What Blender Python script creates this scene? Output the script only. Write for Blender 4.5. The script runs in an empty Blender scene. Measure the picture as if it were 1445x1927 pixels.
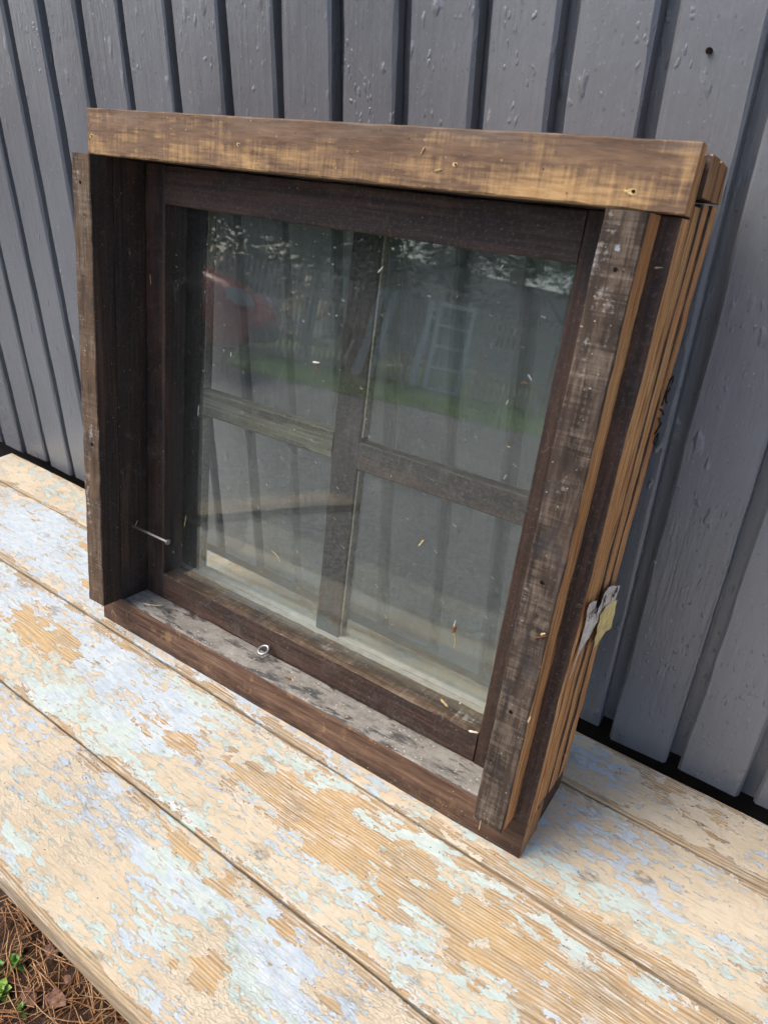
import bpy, bmesh, math, random
from mathutils import Vector, Matrix, noise as mnoise
rad = math.radians
S = bpy.context.scene
COL = S.collection

# ------------------------------------------------------------------ camera
def basis(yaw, pitch, roll):
    d = Vector((-math.sin(yaw)*math.cos(pitch), math.cos(yaw)*math.cos(pitch), math.sin(pitch)))
    r = Vector((math.cos(yaw), math.sin(yaw), 0)); u = r.cross(d)
    return r*math.cos(roll)+u*math.sin(roll), u*math.cos(roll)-r*math.sin(roll), d
cr, cu, cd = basis(.6136, -.5244, .0303)
cam = bpy.data.cameras.new('camera'); camo = bpy.data.objects.new('camera', cam); COL.objects.link(camo)
camo.matrix_world = Matrix(((cr.x, cu.x, -cd.x, .8186), (cr.y, cu.y, -cd.y, -.7355), (cr.z, cu.z, -cd.z, .7262), (0, 0, 0, 1)))
cam.sensor_fit = 'HORIZONTAL'; cam.sensor_width = 36; cam.lens = 36*1362.6/1445
cam.clip_start = .02; cam.clip_end = 400
cam.dof.use_dof = True; cam.dof.focus_distance = 1.0; cam.dof.aperture_fstop = 14
S.camera = camo

# ------------------------------------------------------------------ light
SUN_EL = 52
w = bpy.data.worlds.new('World'); S.world = w; w.use_nodes = True
wt = w.node_tree; bg = wt.nodes['Background']
sky = wt.nodes.new('ShaderNodeTexSky'); sky.sky_type = 'NISHITA'; sky.sun_disc = False
sun_dir = Vector((-.62, -.50, 0)).normalized()*math.cos(rad(SUN_EL)) + Vector((0, 0, math.sin(rad(SUN_EL))))
sky.sun_elevation = rad(SUN_EL); sky.sun_rotation = math.atan2(sun_dir.x, sun_dir.y)
sky.air_density = .8; sky.dust_density = 2.8; sky.ozone_density = .2; sky.altitude = 0
wt.links.new(sky.outputs[0], bg.inputs[0]); bg.inputs[1].default_value = .15
sl = bpy.data.lights.new('sun', 'SUN'); slo = bpy.data.objects.new('sun', sl); COL.objects.link(slo)
sl.energy = 1.6; sl.angle = rad(34); sl.color = (1, .92, .79)
slo.rotation_euler = sun_dir.to_track_quat('Z', 'Y').to_euler(); slo.location = (0, 0, 6)
vs = S.view_settings; vs.view_transform = 'Standard'; vs.look = 'None'; vs.gamma = 1; vs.exposure = .76
vs.use_curve_mapping = False
S.render.engine = 'CYCLES'
S.cycles.adaptive_threshold = .03; S.cycles.max_bounces = 6; S.cycles.diffuse_bounces = 2; S.cycles.glossy_bounces = 3; S.cycles.transparent_max_bounces = 16
try: S.cycles.use_denoising = True
except Exception: pass

# ------------------------------------------------------------------ node helpers
class NT:
    def __init__(s, name, plane=None):
        s.plane = plane
        s.m = bpy.data.materials.new(name); s.m.use_nodes = True; s.t = s.m.node_tree
        s.t.nodes.clear(); s.out = s.n('ShaderNodeOutputMaterial')
        s.P = s.n('ShaderNodeTexCoord').outputs['Object']
        s._xyz = None
        if plane:
            x, y, z = s.xyz(); c = s.n('ShaderNodeCombineXYZ')
            a, b = {'Z': (s.m2('MULTIPLY_ADD', y, 1.3, x), z), 'X': (x, s.m2('MULTIPLY_ADD', y, 1.3, z)), 'Y': (y, s.m2('MULTIPLY_ADD', x, 1.3, z)), 'XY': (x, s.m2('MULTIPLY_ADD', z, 1.3, y))}[plane]
            s.put(c.inputs[0], a); s.put(c.inputs[1], b); s.P2 = c.outputs[0]
    def pm(s, v):
        if not s.plane: return v
        i, j = {'Z': (0, 2), 'X': (0, 2), 'Y': (1, 2), 'XY': (0, 1)}[s.plane]; return (v[i], v[j], 0)
    def n(s, typ, **k):
        nd = s.t.nodes.new(typ)
        for a, b in k.items(): setattr(nd, a, b)
        return nd
    def put(s, sock, v):
        if isinstance(v, bpy.types.NodeSocket): s.t.links.new(v, sock)
        elif v is not None:
            if sock.type == 'RGBA' and len(v) == 3: v = (*v, 1)
            sock.default_value = v
    def m2(s, op, a, b=None, c=None, clamp=False):
        nd = s.n('ShaderNodeMath', operation=op, use_clamp=clamp)
        for i, v in enumerate((a, b, c)):
            if v is not None: s.put(nd.inputs[i], v)
        return nd.outputs[0]
    def add(s, a, b): return s.m2('ADD', a, b)
    def sub(s, a, b): return s.m2('SUBTRACT', a, b)
    def mul(s, a, b): return s.m2('MULTIPLY', a, b)
    def mx(s, a, b): return s.m2('MAXIMUM', a, b)
    def mn(s, a, b): return s.m2('MINIMUM', a, b)
    def inv(s, a): return s.m2('SUBTRACT', 1., a)
    def xyz(s):
        if s._xyz is None:
            nd = s.n('ShaderNodeSeparateXYZ'); s.put(nd.inputs[0], s.P); s._xyz = nd.outputs
        return s._xyz
    def vec(s, sc, off=(0, 0, 0), p=None):
        nd = s.n('ShaderNodeVectorMath', operation='MULTIPLY_ADD')
        s.put(nd.inputs[0], p or (s.P2 if s.plane else s.P)); s.put(nd.inputs[1], s.pm(sc)); s.put(nd.inputs[2], s.pm(off)); return nd.outputs[0]
    def noise(s, sc=(1, 1, 1), detail=4, rough=.55, off=(0, 0, 0), dist=0, p=None, scale=1):
        nd = s.n('ShaderNodeTexNoise', noise_dimensions='2D' if s.plane else '3D'); s.put(nd.inputs['Vector'], s.vec(sc, off, p))
        nd.inputs['Scale'].default_value = scale; nd.inputs['Detail'].default_value = min(detail, 4)
        nd.inputs['Roughness'].default_value = rough; nd.inputs['Distortion'].default_value = dist
        s.last = nd; return nd.outputs[0]
    def warp(s, sc, amt, off=(0, 0, 0), detail=3):
        s.noise(sc, detail, .55, off); c = s.last.outputs['Color']
        nd = s.n('ShaderNodeVectorMath', operation='MULTIPLY_ADD')
        a = s.n('ShaderNodeVectorMath', operation='SUBTRACT'); s.put(a.inputs[0], c); a.inputs[1].default_value = (.5, .5, .5)
        s.put(nd.inputs[0], a.outputs[0]); s.put(nd.inputs[1], s.pm(amt)); s.put(nd.inputs[2], s.P2 if s.plane else s.P); return nd.outputs[0]
    def vor(s, sc=(1, 1, 1), feature='F1', off=(0, 0, 0), p=None, rnd=1):
        nd = s.n('ShaderNodeTexVoronoi', feature=feature, voronoi_dimensions='2D' if s.plane else '3D'); s.put(nd.inputs['Vector'], s.vec(sc, off, p))
        nd.inputs['Scale'].default_value = 1; nd.inputs['Randomness'].default_value = rnd
        return nd
    def step(s, f, a, b, o0=0., o1=1., smooth=False):
        nd = s.n('ShaderNodeMapRange', interpolation_type='SMOOTHSTEP' if smooth else 'LINEAR'); nd.clamp = True
        s.put(nd.inputs['Value'], f)
        for i, v in zip((1, 2, 3, 4), (a, b, o0, o1)): s.put(nd.inputs[i], v)
        return nd.outputs[0]
    def ramp(s, f, stops, interp='LINEAR'):
        nd = s.n('ShaderNodeValToRGB'); s.put(nd.inputs[0], f); e = nd.color_ramp; e.interpolation = interp
        while len(e.elements) < len(stops): e.elements.new(.5)
        for q, (p, c) in zip(e.elements, stops): q.position = p; q.color = (*c, 1)
        return nd.outputs[0]
    def mix(s, f, a, b, mode='MIX'):
        nd = s.n('ShaderNodeMix', data_type='RGBA', blend_type=mode)
        s.put(nd.inputs[0], f); s.put(nd.inputs[6], a); s.put(nd.inputs[7], b); return nd.outputs[2]
    def bump(s, h, dist=.001, strength=1., normal=None):
        nd = s.n('ShaderNodeBump'); nd.inputs['Strength'].default_value = strength
        nd.inputs['Distance'].default_value = dist; s.put(nd.inputs['Height'], h)
        if normal is not None: s.put(nd.inputs['Normal'], normal)
        return nd.outputs[0]
    def bsdf(s, col, rough=.6, normal=None, metal=0, spec=.5, **k):
        b = s.n('ShaderNodeBsdfPrincipled'); s.put(b.inputs['Base Color'], col); s.put(b.inputs['Roughness'], rough)
        s.put(b.inputs['Metallic'], metal); s.put(b.inputs['Specular IOR Level'], spec)
        if normal is not None: s.put(b.inputs['Normal'], normal)
        for a, v in k.items(): s.put(b.inputs[a], v)
        s.t.links.new(b.outputs[0], s.out.inputs[0]); return b
    def dots(s, sc, r0, r1, keep, off=(0, 0, 0)):
        """sparse round specks: keep = share of cells that hold one"""
        v = s.vor(sc, off=off); d = v.outputs['Distance']
        sp = s.n('ShaderNodeSeparateColor'); s.put(sp.inputs[0], v.outputs['Color'])
        has = s.m2('LESS_THAN', sp.outputs[0], keep)
        r = s.step(sp.outputs[1], 0, 1, r0, r1)
        return s.mul(has, s.m2('LESS_THAN', d, r))
    def stretched(s, axis, along, across):
        return tuple(along if i == axis else across for i in range(3))

# ------------------------------------------------------------------ materials
def mat_wall(name='grey_wall_paint', seed=0):
    t = NT(name, 'Z'); x, y, z = t.xyz()
    big = t.noise((3, 3, 1.6), 2, .6)
    col = t.mix(t.step(big, .35, .7), (.118, .125, .139), (.152, .161, .177))
    streak = t.noise((120, 40, 3.5), 4, .7)
    col = t.mix(t.step(streak, .35, .75, 0, .35), col, (.178, .190, .213))
    # brown-green grime towards the bottom ends, with its own ragged edge
    g = t.add(t.mul(z, -9), t.mul(t.noise((40, 20, 18), 6, .65), 1.6))
    col = t.mix(t.step(g, .45, 1.3, 0, .5), col, (.085, .078, .060))
    # bare wood where paint has gone at the very end grain
    b = t.add(t.mul(z, -70), t.mul(t.noise((160, 60, 90), 5, .7), 2.2))
    bare = t.step(b, 1.2, 1.35)
    wood = t.mix(t.noise((300, 100, 20), 4), (.16, .10, .05), (.38, .27, .15))
    col = t.mix(bare, col, wood)
    # scraped chips
    ch = t.mul(t.step(t.noise((70, 30, 34), 6, .7), .71, .73), t.step(t.noise((6, 6, 5), 3, .5, (7, 0, 3)), .5, .62))
    col = t.mix(ch, col, (.40, .39, .36))
    sp = t.dots((230, 90, 190), .05, .16, .10)
    col = t.mix(t.mul(sp, .5), col, (.34, .34, .34))
    spd = t.dots((150, 70, 130), .05, .2, .16, (3, 1, 5))
    col = t.mix(t.mul(spd, .45), col, (.05, .052, .056))
    # relief: brush strokes, drips, blisters
    h = t.mul(t.noise((230, 90, 7), 3, .65), .30)
    h = t.add(h, t.mul(t.noise((60, 40, 26), 5, .6), .5))
    pw = t.warp((70, 40, 30), (.012, .0, .02))
    v = t.vor((62, 10, 26), p=pw); sc = t.n('ShaderNodeSeparateColor'); t.put(sc.inputs[0], v.outputs['Color'])
    zone = t.step(t.noise((9, 3, 5), 3, .5, (2, 4, 1)), .40, .60)
    R = t.step(sc.outputs[1], 0, 1, .12, .42)
    bl = t.step(t.m2('DIVIDE', v.outputs['Distance'], R), 1, .2, 0, 1, True)
    bl = t.mul(bl, t.mul(t.m2('LESS_THAN', sc.outputs[0], .20), zone))
    h = t.add(h, t.mul(bl, .95))
    v2 = t.vor((170, 30, 80), p=pw); sc2 = t.n('ShaderNodeSeparateColor'); t.put(sc2.inputs[0], v2.outputs['Color'])
    b2 = t.mul(t.step(v2.outputs['Distance'], .34, .08, 0, 1, True), t.mul(t.m2('LESS_THAN', sc2.outputs[0], .22), t.step(t.noise((14, 4, 9), 3, .5, (5, 1, 8)), .45, .6)))
    h = t.add(h, t.mul(b2, .45))
    nrm = t.bump(h, .0018, .9)
    t.bsdf(col, t.step(big, .3, .7, .27, .40), nrm, spec=.95)
    return t.m

def wood_grain(t, axis, ringf, a, b, c, off=(0, 0, 0)):
    """grain running along axis; returns colour and height"""
    w1 = t.noise(t.stretched(axis, 1.6, 9), 3, .5, off)
    ac = [i for i in range(3) if i != axis]; X = t.xyz()
    q = t.add(t.mul(X[ac[0]], ringf), t.mul(X[ac[1]], ringf*.83))
    q = t.add(q, t.mul(w1, ringf*.075))
    q = t.add(q, t.mul(t.noise(t.stretched(axis, 9, 60), 3, .6, off), 1.3))
    s = t.m2('SINE', q)
    fib = t.noise(t.stretched(axis, 7, 260), 4, .7, off)
    f = t.add(t.mul(s, .22), t.mul(t.sub(fib, .5), 1.9)); f = t.add(f, .5)
    col = t.ramp(t.add(f, -.05), [(.15, a), (.5, b), (.85, c)])
    return col, t.add(t.mul(s, -.25), fib)

def mat_fresh(name, axis, tint=(1, 1, 1), dark=.5, off=(0, 0, 0), ringf=1500):
    t = NT(name, 'XYZ'[axis]); m = lambda c: tuple(a*b for a, b in zip(c, tint))
    col, h = wood_grain(t, axis, ringf, m((.30, .120, .045)), m((.62, .335, .145)), m((.78, .50, .265)), off)
    big = t.noise(t.stretched(axis, 5, 26), 5, .6, off)
    col = t.mix(t.step(big, .48, .72, 0, dark), col, m((.36, .135, .050)))
    grim = t.noise(t.stretched(axis, 30, 90), 6, .7, (off[0]+3, off[1], off[2]+9))
    col = t.mix(t.step(grim, .58, .74, 0, .55), col, (.13, .075, .045))
    # dark drying lines that follow the grain
    ln = t.noise(t.stretched(axis, 2.2, 170), 3, .55, (off[0]+1, off[1]+6, off[2]))
    crk = t.step(ln, .625, .67); col = t.mix(t.mul(crk, .85), col, (.035, .017, .01))
    t.bsdf(col, .72, t.bump(t.sub(t.mul(h, .5), t.mul(crk, 1.2)), .0008, .8), spec=.25)
    return t.m

def mat_stain(name, axis, base=(.030, .0155, .011), lite=(.062, .030, .019), gloss=.42, dirt=.35, off=(0, 0, 0)):
    """dark brown wood stain with dust, hairs and worn streaks"""
    t = NT(name, 'XYZ'[axis])
    f = t.noise(t.stretched(axis, 5, 190), 4, .7, off)
    col = t.mix(t.step(f, .42, .62), base, lite)
    big = t.noise(t.stretched(axis, 3.2, 26), 5, .6, (off[0]+4, off[1], off[2]))
    col = t.mix(t.step(big, .54, .78, 0, .7), col, (.11, .055, .032))
    col = t.mix(t.step(t.noise(t.stretched(axis, 7, 40), 5, .6, (off[0], off[1]+7, off[2])), .52, .7, 0, .7), col, (.017, .014, .014))
    # dust film and grime
    du = t.noise((30, 30, 30), 7, .72, off)
    col = t.mix(t.step(du, .52, .8, 0, dirt), col, (.24, .21, .18)); gr = t.noise((240, 240, 240), 2, .7, off); col = t.mix(t.step(gr, .56, .74, 0, dirt*1.2), col, (.20, .17, .14))
    col = t.mix(t.mul(t.dots((330, 330, 330), .04, .13, .05, off), .6), col, (.36, .31, .26))
    col = t.mix(t.mul(t.dots((80, 80, 80), .02, .055, .09, off), .9), col, (.46, .38, .27))
    # cobweb hairs
    pw = t.warp((40, 40, 40), (.03, .03, .03), off)
    hv = t.vor((34, 34, 34), 'DISTANCE_TO_EDGE', p=pw).outputs['Distance']
    hair = t.mul(t.m2('LESS_THAN', hv, .006), t.step(t.noise((22, 22, 22), 3, .5, (9, 2, 4)), .56, .6))
    col = t.mix(t.mul(hair, .38), col, (.30, .27, .23))
    h = t.add(t.mul(f, .7), t.mul(du, .25))
    t.bsdf(col, t.step(du, .4, .7, gloss, .8), t.bump(h, .0006, .7), spec=.4)
    return t.m

def mat_topboard():
    t = NT('scraped_brown_stain', 'Z'); x, y, z = t.xyz()
    base = t.ramp(t.add(t.mul(t.noise((9, 14, 70), 4, .65), .5), t.mul(t.noise((30, 14, 260), 3, .7, (3, 1, 8)), .5)), [(.3, (.070, .041, .026)), (.5, (.155, .093, .056)), (.72, (.25, .155, .092))])
    ochre = t.ramp(t.noise((60, 30, 300), 4, .6), [(.3, (.40, .235, .095)), (.7, (.56, .36, .165))])
    zone = t.noise((11, 5, 38), 5, .62, (2.2, 0, 1))                       # where it is scraped
    vert = t.noise((190, 60, 12), 3, .7)                                  # strokes across the board
    horz = t.noise((9, 10, 230), 3, .7, (4, 0, 0))                       # saw lines along it
    low = t.step(z, .700, .664, 0, .17)                                   # lower half is more worn
    m = t.add(t.add(t.mul(zone, 1.0), t.mul(vert, .50)), t.add(t.mul(horz, .40), low))
    m = t.step(m, 1.00, 1.30, 0, .85)
    edge = t.step(t.add(z, t.mul(t.noise((90, 20, 40), 4), .006)), .6655, .6632)
    m = t.mx(m, t.mul(edge, t.step(t.noise((40, 10, 10), 4, .6, (1, 1, 1)), .40, .6)))
    col = t.mix(m, base, ochre)
    grey = t.noise((9, 9, 60), 5, .65, (8, 8, 8)); topb = t.step(z, .690, .706, 0, .45)
    col = t.mix(t.mul(t.step(grey, .4, .66), topb), col, (.20, .165, .145))
    col = t.mix(t.mul(t.dots((170, 60, 170), .04, .13, .05), .8), col, (.5, .42, .3))
    col = t.mix(t.mul(t.dots((130, 60, 130), .03, .12, .05, (5, 5, 5)), .9), col, (.02, .014, .01))
    h = t.add(t.mul(vert, .35), t.add(t.mul(horz, .35), t.mul(t.noise((40, 40, 300), 4), .4)))
    t.bsdf(col, .66, t.bump(h, .0007, .7), spec=.3)
    return t.m

def mat_trim(name, seed=0, warm=0., plane='Z'):
    """rough sawn, weathered grey-brown with whitish scuffs"""
    t = NT(name, plane); o = (seed*3.1, 0, seed*1.7)
    k = (lambda v: v) if plane == 'Z' else (lambda v: (v[2], v[1], v[0]))
    base = t.ramp(t.noise(k((70, 40, 12)), 4, .65, o), [(.3, (.026+.03*warm, .019+.016*warm, .015+.006*warm)), (.55, (.060+.06*warm, .043+.034*warm, .033+.014*warm)), (.8, (.125+.06*warm, .092+.03*warm, .070))])
    saw = t.noise(k((10, 14, 230)), 3, .72, o)
    fib = t.noise(k((260, 150, 10)), 3, .72, o)
    sc = t.noise(k((30, 20, 22)), 4, .72, (o[0]+5, 1, o[2]))
    m = t.add(t.mul(sc, .9), t.add(t.mul(saw, .55), t.mul(fib, .62)))
    col = t.mix(t.step(m, 1.02, 1.34, 0, .75), base, (.215, .17, .13))
    wz = t.noise(k((24, 10, 8)), 4, .7, (o[0]+9, 4, o[2]+2))
    wm = t.add(t.mul(wz, 1.0), t.add(t.mul(saw, .34), t.mul(t.noise(k((170, 90, 110)), 4, .7, o), .55)))
    col = t.mix(t.step(wm, 1.10, 1.30, 0, .75), col, (.50, .47, .44))
    bl = t.noise(k((30, 12, 16)), 4, .6, (o[0]+2, 8, o[2]+6)); col = t.mix(t.step(bl, .55, .72, 0, .7), col, (.036, .034, .037))
    col = t.mix(t.mul(t.dots((230, 80, 210), .05, .16, .05, o), .8), col, (.52, .43, .30))
    h = t.add(t.mul(saw, .5), t.add(t.mul(fib, .5), t.mul(sc, .4)))
    t.bsdf(col, .8, t.bump(h, .0011, .9), spec=.22)
    return t.m

def mat_sillfront():
    t = NT('worn_sill_front', 'X'); x, y, z = t.xyz()
    g = t.add(t.mul(t.noise((6, 20, 60), 4, .65), .5), t.mul(t.noise((16, 60, 250), 3, .7, (2, 0, 4)), .5))
    col = t.ramp(g, [(.33, (.060, .034, .024)), (.5, (.135, .078, .052)), (.68, (.225, .140, .092))])
    och = t.add(t.mul(t.noise((26, 20, 26), 4, .65, (5, 0, 1)), .9), t.mul(t.noise((150, 20, 14), 3, .7), .35))
    col = t.mix(t.step(och, .72, .90, 0, .7), col, (.37, .235, .115))
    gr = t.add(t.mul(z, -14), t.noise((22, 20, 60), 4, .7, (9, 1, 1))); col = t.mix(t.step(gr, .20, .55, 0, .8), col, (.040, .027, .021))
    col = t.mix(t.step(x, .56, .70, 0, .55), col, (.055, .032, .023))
    col = t.mix(t.mul(t.dots((200, 60, 200), .04, .15, .05), .8), col, (.45, .36, .24))
    t.bsdf(col, .78, t.bump(g, .0012, .8), spec=.2); return t.m

def mat_silltop():
    t = NT('grey_weathered_sill', 'XY'); x, y, z = t.xyz()
    n = t.noise((20, 30, 30), 8, .72); f = t.noise((160, 160, 160), 5, .7)
    grey = t.ramp(t.add(t.mul(n, .7), t.mul(f, .3)), [(.32, (.17, .16, .145)), (.5, (.27, .255, .23)), (.68, (.36, .34, .31))])
    st = t.noise((15, 60, 60), 7, .7, (3, 1, 0)); dark = t.step(t.add(st, t.step(y, .02, .0, 0, .10)), .545, .65, 0, .85)
    col = t.mix(dark, grey, (.060, .061, .065))
    br = t.step(t.noise((13, 30, 30), 6, .7, (9, 3, 5)), .60, .69, 0, .9); col = t.mix(br, col, (.055, .032, .024))
    col = t.mix(t.mul(t.dots((190, 190, 190), .08, .24, .11), .8), col, (.55, .53, .48))
    col = t.mix(t.mul(t.dots((120, 120, 120), .05, .18, .06, (4, 4, 4)), .9), col, (.24, .10, .05))
    t.bsdf(col, .85, t.bump(t.add(t.mul(n, .5), f), .0012, .8), spec=.2)
    return t.m

def mat_bench(name, y0, y1, p):
    """planks with peeling layers: wood, white ground, blue and mint, cream on top"""
    t = NT(name, 'XY'); o = p['off']; ox = (o, o*.7, 0)
    x, y, z = t.xyz()
    fine = t.noise((105, 270, 1), 4, .70, ox)
    mid = t.noise((24, 70, 1), 4, .62, (o+3, o, 0))
    big = t.noise((5.5, 15, 1), 2, .5, ox)
    rag = t.add(t.mul(t.sub(mid, .5), 1.05), t.add(t.mul(t.sub(fine, .5), .55), .51))                                      # ragged flake outline
    F = t.sub(t.add(t.mul(big, 1.05), rag), p['bare'])                                  # paint present
    e = t.mn(t.sub(y, y0), t.sub(y1, y))                                                # distance to plank edges
    en = t.noise((7, 3, 1), 3, .55, (o+4, 0, 0))
    F = t.sub(F, t.step(t.add(e, t.mul(en, -.028)), -.013, .004, p['edge'], 0.))
    def patch(cx, cy, rx, ry):
        nd = t.n('ShaderNodeVectorMath', operation='MULTIPLY_ADD'); t.put(nd.inputs[0], t.P)
        nd.inputs[1].default_value = (1/rx, 1/ry, 0); nd.inputs[2].default_value = (-cx/rx, -cy/ry, 0)
        ln = t.n('ShaderNodeVectorMath', operation='LENGTH'); t.put(ln.inputs[0], nd.outputs[0]); return ln.outputs['Value']
    wbl = t.add(t.mul(t.sub(mid, .5), 2.4), t.mul(t.sub(en, .5), 1.5))
    for cx, cy, rx, ry, am in p.get('patches', []):
        F = t.add(F, t.step(t.add(patch(cx, cy, rx, ry), wbl), 1.5, .2, 0., am, True))
    # wood
    wv = t.noise((1.9, 9, 1), 2, .5, ox)
    q = t.add(t.mul(y, p['ring']), t.mul(wv, p['ring']*p['swirl'])); q = t.add(q, t.mul(mid, 1.5))
    for kx, ky, kr in p.get('knots', []):                                               # rings bend round the knots
        q = t.add(q, t.step(patch(kx, ky, kr*6, kr*2.6), 1., 0., 0., 9., True))
    s = t.m2('SINE', q); fib = t.noise((10, 270, 1), 4, .68, ox)
    wg = t.add(t.add(t.mul(s, .095), t.mul(fib, .75)), t.mul(big, .3))
    wood = t.ramp(wg, [(.18, (.33, .20, .092)), (.44, (.50, .335, .165)), (.64, (.58, .42, .235)), (.9, (.66, .52, .34))])
    grey = t.step(t.add(t.mul(en, .6), t.mul(t.noise((6, 40, 1), 3, .6, (o+8, 2, 0)), .5)), .50, .66, 0, .65); grey = t.mx(grey, t.step(t.add(e, t.mul(mid, .012)), .024, .010, 0, p['gedge']))
    wood = t.mix(grey, wood, t.mix(t.step(wg, .3, .75), (.20, .150, .098), (.47, .395, .29)))
    resid = t.mul(t.step(t.add(t.mul(s, .06), t.noise((26, 300, 1), 4, .72, (o+2, 3, 0))), .53, .585), t.step(t.add(big, t.mul(mid, .3)), .54, .72, 1, 0))
    wood = t.mix(t.mul(resid, .5), wood, (.74, .71, .66))
    # paint layers
    g2 = t.noise((8, 20, 1), 2, .5, (o+13, 5, 0))
    flk = t.noise((33, 115, 1), 4, .68, (o+17, 2, 0))
    G = t.add(t.add(t.mul(g2, .7), t.mul(flk, 1.25)), t.mul(t.sub(fine, .37), .40)); G = t.add(G, p['cream'])
    if p.get('creamx'):
        a, b, k = p['creamx']; G = t.add(G, t.step(x, a-.4, b-.4, 0., k, True))
    for cx, cy, rx, ry, am in p.get('blues', []):
        G = t.add(G, t.step(patch(cx, cy, rx, ry), 1.4, .2, 0., am, True))
    M = t.add(t.add(wv, t.mul(mid, .5)), t.mul(fine, .30))
    tone = t.step(flk, .35, .65)
    blue = t.mix(tone, (.45, .535, .61), (.60, .655, .685))
    mint = t.mix(tone, (.475, .57, .53), (.585, .65, .615))
    under = t.mix(t.step(M, p['mint']+.38, p['mint']+.42), blue, mint)
    creamc = t.mix(t.step(g2, .3, .7), (.565, .460, .315), (.645, .555, .415))
    crm = t.step(G, 1.04, 1.052)
    paint = t.mix(crm, under, creamc)
    rim = t.mul(t.step(G, 1.022, 1.04), t.inv(crm)); paint = t.mix(t.mul(rim, .42), paint, (.30, .31, .33))  # dark rim round cream flakes: shading of the paint edge put into the colour
    # crackle
    cwp = t.warp((70, 70, 1), (.018, .010, 0), ox, 3)
    cw = t.vor((125, 360, 1), 'DISTANCE_TO_EDGE', off=ox, p=cwp).outputs['Distance']
    cz = t.step(t.add(t.add(t.mul(g2, .5), t.mul(en, .5)), p['crack']), .46, .66)
    crack = t.mul(t.step(cw, .06, .015), cz)
    lw = t.noise((22, 300, 1), 3, .55, (o+6, 11, 0)); crack = t.mx(crack, t.mul(t.step(lw, .645, .675), t.add(.45, t.mul(cz, .5))))
    paint = t.mix(t.mul(crack, .42), paint, (.30, .285, .26))
    wn = t.step(F, p['white'], .0); paint = t.mix(t.mul(wn, t.step(flk, .36, .5)), paint, (.76, .75, .735))
    pr = t.step(F, .0, .010)
    rimb_shade = t.mul(t.step(F, -.022, -.002), t.inv(pr)); wood = t.mix(t.mul(rimb_shade, .45), wood, (.13, .085, .050))  # wood darkened beside the paint edge, its edge shade painted in
    col = t.mix(pr, wood, paint)
    for kx, ky, kr in p.get('knots', []):
        d = patch(kx, ky, kr*1.6, kr); ring = t.step(t.add(d, t.mul(rag, 1.6)), 1.75, 1.35)
        kc = t.mix(t.step(t.add(t.mul(t.m2('SINE', t.add(t.mul(d, 7.), t.mul(mid, 14.))), .3), t.mul(fine, 1.6)), .3, 1.15), (.15, .115, .08), (.52, .45, .36))
        col = t.mix(t.mul(ring, .7), col, kc)
    # dirt
    di = t.add(t.mul(t.noise((15, 26, 1), 3, .6, (o+41, 2, 0)), .8), t.mul(fine, .3)); col = t.mix(t.step(di, .67, .78, 0, .55), col, (.22, .185, .135))
    col = t.mix(t.mul(t.dots((85, 85, 1), .02, .08, .10, ox), .9), col, (.045, .035, .028))
    gm = t.noise((75, 95, 1), 4, .7, (o+51, 3, 0)); col = t.mix(t.step(gm, .5, .72, 0, .30), col, (.36, .33, .28)); col = t.mix(t.step(gm, .48, .28, 0, .10), col, (.74, .725, .70))
    h = t.add(t.mul(pr, .9), t.mul(t.mul(pr, crm), .6)); h = t.sub(h, t.mul(t.mul(crack, pr), .28))
    h = t.add(h, t.mul(t.inv(pr), t.add(t.mul(s, .12), t.mul(fib, .7)))); h = t.add(h, t.mul(fine, .3))
    h = t.add(h, t.mul(lw, .35))
    t.bsdf(col, t.step(pr, 0, 1, .80, .58), t.bump(h, .0017, .9), spec=.3)
    return t.m

def mat_plain(name, col, rough=.6, metal=0, spec=.5, nsc=40, var=.25, bump=.0005):
    t = NT(name); n = t.noise((nsc, nsc, nsc), 5, .6)
    c = t.mix(t.step(n, .3, .7), tuple(v*(1-var) for v in col), tuple(min(1, v*(1+var)) for v in col))
    t.bsdf(c, rough, t.bump(n, bump, .6), metal, spec); return t.m

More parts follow.
